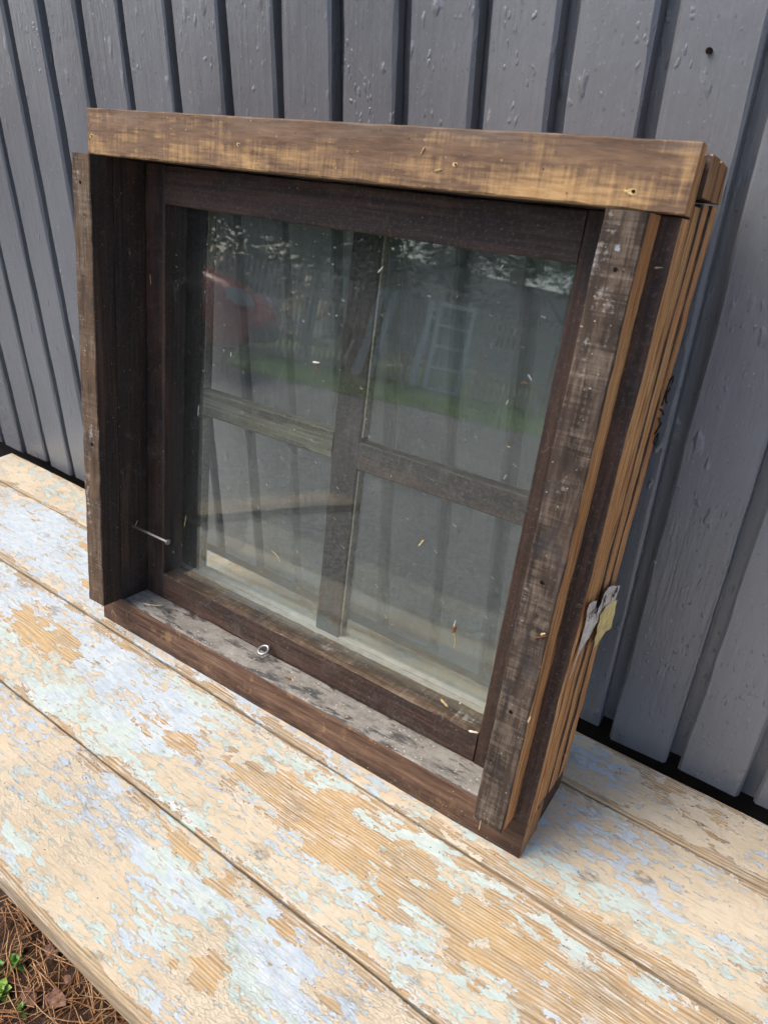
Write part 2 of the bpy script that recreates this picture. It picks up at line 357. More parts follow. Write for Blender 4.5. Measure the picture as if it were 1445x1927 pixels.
def mat_glass(name, dust, edge=True):
    t = NT(name, 'Z'); x, y, z = t.xyz()
    geo = t.n('ShaderNodeNewGeometry'); fr = t.n('ShaderNodeFresnel')
    t.put(fr.inputs['IOR'], t.step(geo.outputs['Backfacing'], 0, 1, 1.62, 1/1.62))
    wav = t.bump(t.noise((5, 5, 4), 2, .4), .0012, .35)
    gl = t.n('ShaderNodeBsdfGlossy'); gl.inputs['Roughness'].default_value = .015; gl.inputs['Color'].default_value = (.95, .98, .96, 1); t.put(gl.inputs['Normal'], wav)
    tr = t.n('ShaderNodeBsdfTransparent'); tr.inputs[0].default_value = (.955, .972, .962, 1)
    a = t.n('ShaderNodeMixShader'); t.put(a.inputs[0], fr.outputs[0]); t.t.links.new(tr.outputs[0], a.inputs[1]); t.t.links.new(gl.outputs[0], a.inputs[2])
    d = t.mul(t.step(t.noise((5, 5, 3), 6, .65), .3, .75, .5, 1.3), dust)
    d = t.add(d, t.mul(t.step(t.noise((330, 330, 330), 3, .75), .46, .70), dust*2.))
    d = t.add(d, t.mul(t.step(t.noise((60, 60, 14), 5, .7, (3, 0, 0)), .5, .75), dust*.9))          # runs
    sm = t.noise((9, 9, 14), 6, .7, (6, 0, 2)); d = t.add(d, t.mul(t.step(sm, .55, .72), dust*1.1))
    ed = t.add(z, t.mul(t.noise((14, 14, 14), 5, .65), .05)); d = t.add(d, t.step(ed, .20, .10, 0, dust*3.))  # mud splashed up from below
    d = t.add(d, t.mul(t.dots((260, 260, 260), .03, .12, .05), .30)); d = t.add(d, t.mul(t.dots((55, 55, 55), .015, .05, .10), .8))
    pw = t.warp((30, 30, 30), (.05, .05, .05)); hv = t.vor((16, 16, 16), 'DISTANCE_TO_EDGE', p=pw).outputs['Distance']
    d = t.add(d, t.mul(t.mul(t.m2('LESS_THAN', hv, .0022), t.step(t.noise((12, 12, 12), 3, .5, (4, 9, 2)), .55, .6)), .25))
    df = t.n('ShaderNodeBsdfDiffuse'); t.put(df.inputs[0], t.mix(t.noise((20, 20, 20), 5), (.36, .37, .345), (.50, .51, .48)))
    b = t.n('ShaderNodeMixShader'); t.put(b.inputs[0], t.mn(d, .9)); t.t.links.new(a.outputs[0], b.inputs[1]); t.t.links.new(df.outputs[0], b.inputs[2])
    t.t.links.new(b.outputs[0], t.out.inputs[0]); return t.m

# ------------------------------------------------------------------ mesh helpers
AX = {'x': 0, 'y': 1, 'z': 2}
def obj(name, bm, mats, parent=None, smooth=False, recalc=True):
    if recalc: bmesh.ops.recalc_face_normals(bm, faces=bm.faces[:])
    me = bpy.data.meshes.new(name); bm.to_mesh(me); bm.free()
    for m in (mats if isinstance(mats, (list, tuple)) else [mats]): me.materials.append(m)
    if smooth:
        for f in me.polygons: f.use_smooth = True
    o = bpy.data.objects.new(name, me); COL.objects.link(o)
    if parent: o.parent = parent
    return o
def tag(o, label, cat, group=None, kind=None):
    if label: o['label'] = label
    if cat: o['category'] = cat
    if group: o['group'] = group
    if kind: o['kind'] = kind
    return o
def empty(name, loc=(0, 0, 0), rot=(0, 0, 0), parent=None):
    o = bpy.data.objects.new(name, None); o.empty_display_size = .05; COL.objects.link(o); o.location = loc; o.rotation_euler = rot
    if parent: o.parent = parent
    return o
def wob(seed, s, f):
    return mnoise.noise(Vector((s*f, seed*7.31+.17, seed*1.93))) + .5*mnoise.noise(Vector((s*f*3.1, seed*3.7+9, seed)))
def bar(bm, lo, hi, axis='z', ch=.0012, seg=.02, jit=.0005, seed=1, freq=14, side=None, endjit=0.):
    """chamfered beam with slightly uneven faces; side maps '+x','-y',... to material slots"""
    k = AX[axis]; a, b = (k+1) % 3, (k+2) % 3; L = hi[k]-lo[k]; n = max(1, int(L/seg)); rings = []
    side = side or {}; nm = 'xyz'
    for i in range(n+1):
        s = lo[k]+L*i/n
        j = [jit*wob(seed+q*11, s, freq) for q in range(4)]; c = ch*(1+.7*wob(seed+5, s, freq*2))
        c = max(c, ch*.25)
        a0, a1, b0, b1 = lo[a]+j[0], hi[a]+j[1], lo[b]+j[2], hi[b]+j[3]
        pts = [(a1-c, b0), (a1, b0+c), (a1, b1-c), (a1-c, b1), (a0+c, b1), (a0, b1-c), (a0, b0+c), (a0+c, b0)]
        vs_ = []
        for qi, (pa, pb) in enumerate(pts):
            co = [0, 0, 0]; co[k] = s; co[a] = pa; co[b] = pb
            if endjit and i in (0, n): co[k] += endjit*mnoise.noise(Vector((pa*150, pb*150, seed+i)))
            vs_.append(bm.verts.new(co))
        rings.append(vs_)
    sn = {1: '+'+nm[a], 3: '+'+nm[b], 5: '-'+nm[a], 7: '-'+nm[b]}
    for i in range(n):
        for q in range(8):
            f = bm.faces.new((rings[i][q], rings[i][(q+1) % 8], rings[i+1][(q+1) % 8], rings[i+1][q]))
            f.material_index = side.get(sn.get(q, sn.get(q-1 if q else 7)), 0)
    f = bm.faces.new(rings[0][::-1]); f.material_index = side.get('-'+axis, 0)
    f = bm.faces.new(rings[-1]); f.material_index = side.get('+'+axis, 0)
def beam(name, lo, hi, axis, mats, parent, **k):
    bm = bmesh.new(); bar(bm, lo, hi, axis, **k); return obj(name, bm, mats, parent, recalc=False)
def tube(bm, path, r, n=8, caps=True):
    rings = []; up = Vector((.13, .27, .95))
    for i, p in enumerate(path):
        p = Vector(p); d = (Vector(path[min(i+1, len(path)-1)])-Vector(path[max(i-1, 0)])).normalized()
        s = d.cross(up); s = s.normalized() if s.length > 1e-4 else Vector((1, 0, 0)); t_ = s.cross(d)
        rr = r[i] if isinstance(r, (list, tuple)) else r
        rings.append([bm.verts.new(p+(s*math.cos(2*math.pi*q/n)+t_*math.sin(2*math.pi*q/n))*rr) for q in range(n)])
    for i in range(len(rings)-1):
        for q in range(n): bm.faces.new((rings[i][q], rings[i][(q+1) % n], rings[i+1][(q+1) % n], rings[i+1][q]))
    if caps: bm.faces.new(rings[0][::-1]); bm.faces.new(rings[-1])
def box(bm, lo, hi):
    v = [bm.verts.new((x, y, z)) for x in (lo[0], hi[0]) for y in (lo[1], hi[1]) for z in (lo[2], hi[2])]
    for q in ((0, 1, 3, 2), (4, 6, 7, 5), (0, 4, 5, 1), (2, 3, 7, 6), (0, 2, 6, 4), (1, 5, 7, 3)): bm.faces.new([v[i] for i in q])

GZ = -.45                     # ground level below the bench top
random.seed(7)

# ------------------------------------------------------------------ ground
def mat_ground():
    t = NT('gravel_ground', 'XY'); n = t.noise((6, 6, 6), 8, .7); v = t.vor((38, 38, 38))
    col = t.mix(t.step(n, .3, .7), (.17, .17, .17), (.36, .357, .35))
    gv = t.n('ShaderNodeSeparateColor'); t.put(gv.inputs[0], v.outputs['Color']); col = t.mix(.6, col, t.ramp(gv.outputs[0], [(0, (.07, .07, .07)), (1, (.50, .49, .48))]))
    col = t.mix(.4, col, t.ramp(v.outputs['Distance'], [(0, (.42, .415, .41)), (.6, (.09, .09, .09))]))
    t.bsdf(col, .9, t.bump(t.add(n, v.outputs['Distance']), .02, .8), spec=.2); return t.m
bm = bmesh.new(); q = [bm.verts.new(p) for p in ((-90, -90, GZ), (90, -90, GZ), (90, 60, GZ), (-90, 60, GZ))]; bm.faces.new(q)
tag(obj('ground', bm, mat_ground()), None, None, kind='structure')
def mat_soil():
    t = NT('dark_soil', 'XY'); n = t.noise((30, 30, 30), 8, .72); f = t.noise((220, 220, 220), 5, .7)
    col = t.ramp(t.add(t.mul(n, .6), t.mul(f, .4)), [(.3, (.040, .024, .017)), (.55, (.105, .064, .046)), (.75, (.19, .125, .09))])
    col = t.mix(t.mul(t.dots((140, 140, 140), .05, .2, .05), .8), col, (.5, .46, .42))
    t.bsdf(col, .95, t.bump(t.add(n, f), .006, .9), spec=.15); return t.m
bm = bmesh.new(); N = 90; gx0, gx1, gy0, gy1 = -1.6, 1.9, -1.15, .04; vv = []
for j in range(N//2+1):
    for i in range(N+1):
        x = gx0+(gx1-gx0)*i/N; y = gy0+(gy1-gy0)*j/(N//2)
        e = min(1, (y-gy0)/.15, (x-gx0)/.15, (gx1-x)/.15)
        z = GZ+.006+.012*e*(.6+mnoise.noise(Vector((x*9, y*9, 3))))+.004*mnoise.noise(Vector((x*40, y*40, 1)))*e
        vv.append(bm.verts.new((x, y, z)))
for j in range(N//2):
    for i in range(N):
        a = j*(N+1)+i; bm.faces.new((vv[a], vv[a+1], vv[a+N+2], vv[a+N+1]))
tag(obj('soil_bed', bm, mat_soil(), smooth=True), None, None, kind='structure')

# ------------------------------------------------------------------ board wall
wall = empty('board_wall', (0, .03, GZ)); tag(wall, 'grey painted wall of vertical boards with blistered paint behind the window', 'wall', kind='thing')
MW = mat_wall()
GROOVE = [-.781, -.6914, -.5986, -.5083, -.4173, -.3266, -.2377, -.1465, -.0497, .0454, .1351, .2237, .3142, .4072, .4966, .5849, .6744, .7638, .8525]
gx = GROOVE[:]
while gx[0] > -2.3: gx.insert(0, gx[0]-.0905+random.uniform(-.002, .002))
while gx[-1] < 2.0: gx.append(gx[-1]+.0895+random.uniform(-.002, .002))
WO = Vector((0, .03, GZ))
for i in range(len(gx)-1):
    x0 = gx[i]; gw = .0165+random.uniform(-.0025, .0025); x1 = gx[i+1]-gw
    yo = random.uniform(-.0012, .0012); zb = random.uniform(-.006, .006)
    bm = bmesh.new(); bar(bm, (x0, yo, zb), (x1, .021, 2.5), 'z', ch=.0032, seg=.03, jit=.0007, seed=i+3, freq=6)
    for v in bm.verts:                                                       # ragged, rotted lower ends
        if v.co.z < .012: v.co.z += .006*mnoise.noise(Vector((v.co.x*160, v.co.y*60, i)))
    # dense ragged end edge
    for v in bm.verts: v.co -= WO
    obj('board', bm, MW, wall, recalc=False)
    bm = bmesh.new(); z2 = zb+random.uniform(-.012, .010)
    bar(bm, (gx[i+1]-gw-.014, .0215, z2), (gx[i+1]+.012, .040, 2.5), 'z', ch=.0015, seg=.05, jit=.0006, seed=i+300, freq=5)
    for v in bm.verts: v.co -= WO
    obj('backing_board', bm, MW, wall, recalc=False)
bm = bmesh.new(); box(bm, (-2.35, .045, GZ-.05), (2.1, .30, 2.5))
for v in bm.verts: v.co -= WO
obj('wall_core', bm, mat_plain('dark_foundation', (.020, .019, .018), .9, spec=.1), wall)

# ------------------------------------------------------------------ bench
bench = empty('bench', (.4, -.3, GZ)); tag(bench, 'long bench of four planks with peeling cream, blue and mint paint', 'bench')
BO = Vector((.4, -.3, GZ))
PY = [-.0178, -.1075, -.2632, -.4271, -.5837]
PP = [dict(off=1.3, bare=.70, edge=.55, gedge=.5, ring=1700, swirl=.03, cream=.13, creamx=(-.2, .5, .055), mint=.60, crack=-.16, white=.06,
           patches=[(.66, -.103, .35, .010, -.5)], blues=[(.66, -.05, .05, .03, -.25), (-.3, -.07, .15, .03, -.12), (-.55, -.05, .1, .02, -.12)], knots=[(.81, -.066, .004)]),
      dict(off=4.9, bare=.66, edge=.62, gedge=.7, ring=1600, swirl=.035, cream=-.06, creamx=(-.05, .5, .165), mint=.57, crack=-.16, white=.10,
           patches=[(-.30, -.150, .12, .008, -.40), (-.12, -.215, .09, .009, -.42), (.03, -.235, .12, .009, -.4), (-.42, -.14, .08, .006, -.35), (.80, -.250, .22, .008, -.5), (.58, -.113, .12, .008, -.4), (.93, -.215, .05, .012, -.35)],
           blues=[(.60, -.22, .10, .03, -.20), (.82, -.20, .10, .03, -.14), (-.35, -.18, .15, .05, -.12)], knots=[(.732, -.206, .009), (.778, -.171, .008), (-.10, -.19, .006)]),
      dict(off=9.2, bare=.72, edge=.45, gedge=.40, ring=1650, swirl=.05, cream=-.02, creamx=(.25, .45, .03), mint=.50, crack=-.06, white=.12,
           patches=[(-.085, -.333, .09, .024, -.9), (.235, -.352, .07, .014, -.5), (.36, -.325, .10, .016, -.42), (.48, -.325, .16, .040, -.56), (.64, -.328, .17, .046, -.60), (.82, -.330, .18, .050, -.60), (.97, -.33, .16, .05, -.5), (.34, -.385, .12, .018, .25), (.52, -.395, .16, .016, .25), (.10, -.31, .08, .03, .15), (.05, -.39, .12, .03, .15), (-.3, -.36, .16, .05, .10)],
           blues=[(.0, -.31, .10, .03, -.3), (-.25, -.34, .15, .06, -.2), (.14, -.37, .12, .03, -.2), (.30, -.39, .16, .02, .18), (.55, -.275, .15, .012, -.25), (.8, -.285, .15, .012, -.3)], knots=[(.4316, -.4012, .008)]),
      dict(off=14.7, bare=.60, edge=.50, gedge=.55, ring=1750, swirl=.04, cream=.06, creamx=(.9, .2, .02), mint=.60, crack=.04, white=.07,
           patches=[(.4, -.5850, 1.6, .0085, -.9), (.483, -.5177, .026, .016, -.85), (.342, -.440, .07, .007, -.6), (.60, -.474, .09, .010, -.55), (.4457, -.531, .008, .006, -.6), (.39, -.455, .05, .005, -.5), (.47, -.448, .10, .006, -.4)],
           blues=[(.52, -.49, .05, .03, -.28), (.40, -.47, .10, .02, -.22), (.25, -.46, .08, .03, -.22), (.30, -.53, .10, .03, .12), (.62, -.50, .1, .03, -.2)], knots=[])]
BM = []
for i, p in enumerate(PP):
    y1, y0 = PY[i], PY[i+1]; gap = (.0014, .0014, .0030, 0)[i]
    m = mat_bench('peeling_bench_paint_%d' % i, y0+.3+0., y1+.3+0., dict(p, blues=[(a-.4, b+.3, c, d, e) for a, b, c, d, e in p['blues']], patches=[(a-.4, b+.3, c, d, e) for a, b, c, d, e in p['patches']], knots=[(a-.4, b+.3, c) for a, b, c in p['knots']]))
    bm = bmesh.new(); bar(bm, (-.7145-random.uniform(0, .004), y0+gap, -.036), (1.75, y1-gap*.5, random.uniform(-.0006, .0006)), 'x', ch=.0014, seg=.012, jit=.0007, seed=50+i*9, freq=9, endjit=.002)
    for v in bm.verts: v.co -= BO
    o = obj('plank', bm, m, bench, recalc=False)
ME = mat_fresh('bench_understructure', 1, (.6, .68, .85), .4); ML = mat_fresh('bench_leg_wood', 2, (.6, .68, .85), .4)
for x in (-.45, .55, 1.5):
    bm = bmesh.new(); bar(bm, (x-.045, -.57, -.106), (x+.045, -.03, -.0365), 'y', seed=int(x*10)+90)
    for v in bm.verts: v.co -= BO
    obj('cross_beam', bm, ME, bench, recalc=False)
    for y in (-.52, -.09):
        bm = bmesh.new(); bar(bm, (x-.04, y-.04, GZ), (x+.04, y+.04, -.1055), 'z', seed=int(x*10+y*100)+190)
        for v in bm.verts: v.co -= BO
        obj('leg', bm, ML, bench, recalc=False)

# ------------------------------------------------------------------ the window
LEAN = .1628; TL = math.tan(LEAN)
win = empty('window', (-.0342, -.251, 0), (-LEAN, 0, .0245))
tag(win, 'old brown wooden double window leaning against the grey wall, standing on the bench', 'window', kind='thing')
D = .116
M_top = mat_topboard()
M_tr1 = mat_trim('weathered_trim_a', 1); M_tr0 = mat_trim('weathered_trim_b', 4, .8); M_trx = mat_trim('weathered_ledge', 7, .5, 'X')
M_side = mat_fresh('raw_sawn_side', 2, (.98, .92, .80), .6); M_side2 = mat_fresh('raw_sawn_side_b', 2, (1.1, 1.03, .92), .4, (5, 2, 1)); M_endg = mat_fresh('raw_end', 2, (.72, .72, .72), .6, (3, 5, 2))
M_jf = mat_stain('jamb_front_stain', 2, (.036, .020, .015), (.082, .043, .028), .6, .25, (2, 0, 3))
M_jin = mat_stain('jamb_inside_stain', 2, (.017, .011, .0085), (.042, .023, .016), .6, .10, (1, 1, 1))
M_sv = mat_stain('sash_stain_upright', 2, (.027, .0145, .011), (.052, .027, .018), .5, .12, (6, 1, 2))
M_sh = mat_stain('sash_stain_level', 0, (.032, .018, .0145), (.072, .039, .028), .45, .22, (3, 4, 1))
M_sf = mat_sillfront()
M_st = mat_silltop()
M_in = mat_stain('inner_sash_stain', 2, (.018, .016, .0155), (.034, .030, .028), .6, .25, (3, 9, 1))
M_inh = mat_stain('inner_bar_stain', 0, (.024, .021, .019), (.048, .042, .036), .7, .35, (7, 9, 1))
M_ing = mat_stain('inner_bar_grey_green', 0, (.075, .075, .052), (.17, .17, .115), .8, .5, (7, 2, 6))  # lighter, grey-green variant of the bar stain
M_ledge = mat_plain('dusty_white_ledge', (.44, .43, .40), .85, 0, .2, 60, .18)
M_dark = mat_plain('dark_rot', (.02, .014, .010), .9, 0, .1)

beam('top_board', (0, -.0167, .6605), (.700, -.0003, .7093), 'x', [M_top, M_side], win, ch=.0013, seg=.008, jit=.0004, seed=3, freq=16, side={'+x': 1, '-x': 1}, endjit=.0006)
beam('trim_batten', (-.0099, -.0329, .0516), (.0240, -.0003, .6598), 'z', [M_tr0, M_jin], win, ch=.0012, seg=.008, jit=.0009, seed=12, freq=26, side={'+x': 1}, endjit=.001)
beam('trim_batten', (.6457, -.0337, .0536), (.6794, -.0003, .6590), 'z', [M_tr1, M_side], win, ch=.0013, seg=.008, jit=.0009, seed=17, freq=26, side={'+x': 1, '-x': 0}, endjit=.001)
# jambs: left in one piece, right of several sawn laminations
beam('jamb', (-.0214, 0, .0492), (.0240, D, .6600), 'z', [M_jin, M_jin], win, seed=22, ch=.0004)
lam = [(.6435, .0, .6952, .0290, M_side2), (.6435, .0298, .6938, .0590, M_side), (.6435, .0600, .6948, .0830, M_side2), (.6435, .0836, .6936, .0908, M_side), (.6435, .0912, .6950, .1150, M_side2)]
for i, (x0, y0, x1, y1, m) in enumerate(lam):
    zt = (.6590, .6700, .6735, .6720, .6745)[i]
    beam('jamb_lamination', (x0, y0, .0492 if i < 2 else .0492), (x1, y1, zt), 'z', [M_jf, m], win, ch=.0011, seed=30+i, freq=16, jit=.0010, seg=.008, side={'+x': 1, '+z': 1})
# head: two pieces above the opening
beam('head', (-.0214, .0, .6606), (.6950, .0280, .7020), 'x', [M_sh, M_endg], win, seed=41, side={'+x': 1})
beam('head', (-.0214, .0285, .6760), (.6990, .0600, .7068), 'x', [M_jf, M_endg], win, seed=42, side={'+x': 1, '+z': 1})
beam('head', (-.0214, .0285, .6606), (.6430, .1180, .6752), 'x', [M_sh, M_endg], win, seed=44, side={'+x': 1})
bm = bmesh.new(); bar(bm, (-.0214, .0605, .6760), (.6998, .0930, .7058), 'x', seed=43, side={'+x': 1, '+z': 1}, endjit=.002)
for v in bm.verts:
    if v.co.x > .69 and v.co.z > .70: v.co.z -= .12*(max(0, v.co.y-.075))
obj('head', bm, [M_jf, M_endg], win, recalc=False)
# sill: bottom cut so that it stands flat on the planks
def profile(name, u0, u1, prof, mats, mi, parent, n=70, seed=1, jit=.0006, endm=0):
    bm = bmesh.new(); R_ = []
    for i in range(n+1):
        u = u0+(u1-u0)*i/n
        R_.append([bm.verts.new((u, a+jit*mnoise.noise(Vector((u*35, k*3.3, seed))), b+(jit*1.5*mnoise.noise(Vector((u*28, k*5.1, seed+4))) if k not in (0, len(prof)-1) else 0))) for k, (a, b) in enumerate(prof)])
    L = len(prof)
    for i in range(n):
        for k in range(L):
            f = bm.faces.new((R_[i][k], R_[i][(k+1) % L], R_[i+1][(k+1) % L], R_[i+1][k])); f.material_index = mi[k]
    f = bm.faces.new(R_[0]); f.material_index = endm
    f = bm.faces.new(R_[-1][::-1]); f.material_index = endm
    return obj(name, bm, mats, parent)
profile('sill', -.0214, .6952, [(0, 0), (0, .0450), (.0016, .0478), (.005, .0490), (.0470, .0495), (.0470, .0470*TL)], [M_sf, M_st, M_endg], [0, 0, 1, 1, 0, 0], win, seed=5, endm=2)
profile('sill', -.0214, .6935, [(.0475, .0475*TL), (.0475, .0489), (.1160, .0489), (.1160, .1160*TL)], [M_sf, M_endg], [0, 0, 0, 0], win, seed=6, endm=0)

# outer sash
osash = empty('outer_sash', (0, 0, 0), parent=win)
W0, W1 = .0458, .0850
beam('stile', (.0250, W0, .0500), (.0612, W1, .6595), 'z', M_sv, osash, seed=51, ch=.0022, jit=.0004)
beam('stile', (.6046, W0, .0500), (.6425, W1, .6595), 'z', M_sv, osash, seed=52, ch=.0014, jit=.0004)
beam('rail', (.0618, W0+.0006, .6145), (.6040, W1, .6595), 'x', M_sh, osash, seed=53, ch=.0016, jit=.0006, seg=.012)
bm = bmesh.new()
beam('rail', (.0618, W0-.0003, .0505), (.6040, W1, .0920), 'x', [M_sh, M_trx], osash, seed=54, ch=.0022, jit=.0009, seg=.010, freq=24, side={'+z': 1})
bm = bmesh.new(); box(bm, (.0590, .0580, .0890), (.6070, .0610, .6170)); obj('pane', bm, mat_glass('dusty_glass_front', .010), osash)

# inner sash, seen through the front pane
isash = empty('inner_sash', (0, 0, 0), parent=win)
I0, I1 = .108, .126
beam('stile', (.0250, I0, .060), (.0720, I1, .6560), 'z', M_in, isash, seed=61, jit=.0005)
beam('stile', (.5860, I0, .060), (.6425, I1, .6560), 'z', M_in, isash, seed=62)
beam('mullion', (.3105, I0-.0004, .080), (.3530, I1+.0005, .6150), 'z', M_in, isash, seed=63, ch=.002, jit=.0005)
beam('rail', (.0724, I0+.0003, .6155), (.5856, I1, .6560), 'x', M_inh, isash, seed=64)
beam('rail', (.0724, I0+.0003, .060), (.5856, I1, .0830), 'x', M_ledge, isash, seed=65)
beam('glazing_bar', (.0724, I0+.0002, .3350), (.3100, I1, .3725), 'x', M_ing, isash, seed=66, ch=.0024, jit=.0006)
beam('glazing_bar', (.3535, I0-.003, .3330), (.5856, I1, .3690), 'x', M_inh, isash, seed=67, ch=.002, jit=.0006)
MG2 = mat_glass('dusty_glass_back', .038)
for (a, b) in ((.070, .3125), (.351, .588)):
    for (c, d) in ((.081, .337), (.3705, .617)):
        bm = bmesh.new(); box(bm, (a, .1160, c), (b, .1185, d)); obj('pane', bm, MG2, isash)
M_putty = mat_plain('dried_putty', (.22, .20, .15), .8, 0, .2, 200, .4)
for z0, z1 in ((.375, .613), (.085, .330)):
    beam('putty_strip', (.3531, I0+.001, z0), (.3560, I1-.004, z1), 'z', M_putty, isash, seed=int(z0*100), ch=.0006, jit=.0006, freq=40)
    beam('putty_strip', (.0721, I0+.001, z0), (.0745, I1-.004, z1), 'z', M_putty, isash, seed=int(z0*100)+4, ch=.0006, jit=.0008, freq=40)
# dusty ledge between the two sashes
beam('ledge', (.0250, .0960, .0500), (.6425, .1077, .0815), 'x', M_ledge, win, seed=68, ch=.0012, jit=.0005)

# nail driven into the left jamb
M_zinc = mat_plain('galvanised_steel', (.36, .37, .39), .42, 1, .5, 300, .15, .0002)
bm = bmesh.new(); y, z = .0212, .167
tube(bm, [(.012, y, z), (.060, y, z), (.0965, y, z), (.0992, y, z), (.1012, y, z)], [.0019, .0020, .0020, .0040, .0042], 14)
obj('nail', bm, M_zinc, win, smooth=False)
# eye screw in the lower rail
bm = bmesh.new(); cx, cy, cz = .2805, .0345, .0620; R1, r1 = .0068, .0021
ring = []
for i in range(28):
    a = 2*math.pi*i/28; c = Vector((cx+R1*math.cos(a), cy+R1*math.sin(a), cz+.0030*math.sin(a))); rd = Vector((math.cos(a), math.sin(a), 0))
    ring.append([bm.verts.new(c+(rd*math.cos(2*math.pi*k/10)+Vector((0, 0, 1))*math.sin(2*math.pi*k/10))*r1) for k in range(10)])
for i in range(28):
    for k in range(10): bm.faces.new((ring[i][k], ring[(i+1) % 28][k], ring[(i+1) % 28][(k+1) % 10], ring[i][(k+1) % 10]))
tube(bm, [(cx+.001, cy+.0066, cz+.003), (cx+.001, W0+.006, cz+.001)], .0018, 10)
obj('eye_screw', bm, M_zinc, win, smooth=True)
# old nail holes / heads on battens and board
M_hole = mat_plain('nail_hole', (.012, .008, .006), .9, 0, .1); M_torn = mat_plain('torn_wood', (.62, .43, .20), .8, 0, .2, 400, .3)
def disc(name, c, r, m, nrm_y=-1, th=.0012, n=9, parent=win, sx=1.):
    bm = bmesh.new(); a = []; b = []
    for i in range(n):
        q = 2*math.pi*i/n; rr = r*random.uniform(.75, 1.2)
        a.append(bm.verts.new((c[0]+sx*rr*math.cos(q), c[1]-th*.5, c[2]+rr*math.sin(q)))); b.append(bm.verts.new((c[0]+sx*rr*1.25*math.cos(q), c[1]+th*.6, c[2]+rr*1.25*math.sin(q))))
    bm.faces.new(a); bm.faces.new(b[::-1])
    for i in range(n): bm.faces.new((a[i], b[i], b[(i+1) % n], a[(i+1) % n]))
    return obj(name, bm, m, parent)
for u, v, r in ((.2472, .6832, .0026), (.5024, .6812, .0030), (.6582, .673, .0042), (.0073, .6796, .003)):
    disc('torn_wood', (u, -.0165, v), r*.6, M_torn, sx=1.5); disc('nail_hole', (u+.0008, -.0173, v+.0003), r*.27, M_hole, sx=1.2)
for u, v in ((.662, .632), (.664, .617), (.006, .628), (.010, .30), (.6625, .345), (.6605, .20), (.659, .10)):
    disc('nail_head', (u, -.0337 if u > .3 else -.0329, v), .0021, M_zinc if v > .63 else M_hole)
# torn paper label on the right outer side
M_pap = mat_plain('aged_paper', (.70, .62, .54), .85, 0, .2, 120, .25); M_pay = mat_plain('yellowed_paper', (.82, .63, .27), .8, 0, .2, 90, .25)
M_ink = mat_plain('black_ink', (.015, .013, .014), .7, 0, .2)
def sheet(name, pts, m, lift):
    """thin torn sheet; pts are (v, w) round the outline, curled away from the board"""
    bm = bmesh.new(); cv = sum(p[0] for p in pts)/len(pts); cw = sum(p[1] for p in pts)/len(pts)
    def X(v, w_): return .6972+lift+.0035*abs(math.sin((w_-cw)*42))+.0012*mnoise.noise(Vector((v*90, w_*90, lift*999)))
    P_ = []
    for i in range(len(pts)):
        a, b = pts[i], pts[(i+1) % len(pts)]
        for k in range(4):
            f = k/4; v = a[0]+(b[0]-a[0])*f+.0012*mnoise.noise(Vector((i*3+f*5, 2, lift))); w_ = a[1]+(b[1]-a[1])*f+.0012*mnoise.noise(Vector((i*3+f*5, 9, lift))); P_.append((v, w_))
    lay = []
    for s_ in (1., .66, .33): lay.append([bm.verts.new((X(cv+(v-cv)*s_, cw+(w_-cw)*s_), cw+(w_-cw)*s_, cv+(v-cv)*s_)) for v, w_ in P_])
    c = bm.verts.new((X(cv, cw), cw, cv)); n = len(P_)
    for l0, l1 in zip(lay, lay[1:]):
        for i in range(n): bm.faces.new((l0[i], l0[(i+1) % n], l1[(i+1) % n], l1[i]))
    for i in range(n): bm.faces.new((lay[-1][i], lay[-1][(i+1) % n], c))
    bmesh.ops.recalc_face_normals(bm, faces=bm.faces[:])
    ext = bmesh.ops.extrude_face_region(bm, geom=bm.faces[:]); bmesh.ops.translate(bm, vec=(-.0003, 0, 0), verts=[g for g in ext['geom'] if isinstance(g, bmesh.types.BMVert)])
    return obj(name, bm, m, win)
tag1 = sheet('paper_label', [(.322, .004), (.316, .030), (.285, .046), (.262, .020), (.240, .002), (.262, .012), (.292, .014)], M_pap, .0005)
tag2 = sheet('paper_label', [(.318, .050), (.314, .078), (.304, .108), (.286, .104), (.284, .048), (.300, .036)], M_pap, .0010)
tag3 = sheet('paper_label', [(.296, .044), (.288, .106), (.250, .116), (.252, .098), (.242, .082), (.250, .058), (.262, .056)], M_pay, .0022)
def text(s, size, mtx, m, parent, name='lettering'):
    cu_ = bpy.data.curves.new('txt', 'FONT'); cu_.body = s; cu_.size = size; cu_.extrude = .00012; cu_.resolution_u = 2
    to = bpy.data.objects.new('txt', cu_); COL.objects.link(to)
    dg = bpy.context.evaluated_depsgraph_get(); me = bpy.data.meshes.new_from_object(to.evaluated_get(dg))
    bpy.data.objects.remove(to); bpy.data.curves.remove(cu_)
    me.transform(mtx); me.materials.clear(); me.materials.append(m); me.name = name
    o = bpy.data.objects.new(name, me); COL.objects.link(o); o.parent = parent; return o
def on_side(v, w_, x, ang=0):     # x-right along +w, y-up along +v, facing +u
    return Matrix.Translation((x, w_, v)) @ Matrix(((0, 0, 1, 0), (1, 0, 0, 0), (0, 1, 0, 0), (0, 0, 0, 1))) @ Matrix.Rotation(ang, 4, 'Z')
text('STAR', .013, on_side(.303, .006, .7012, .0), M_ink, tag1)
text('R', .016, on_side(.301, .052, .7010, .1), M_ink, tag2)
text('NA', .015, on_side(.296, .078, .7022, .15), M_ink, tag2)
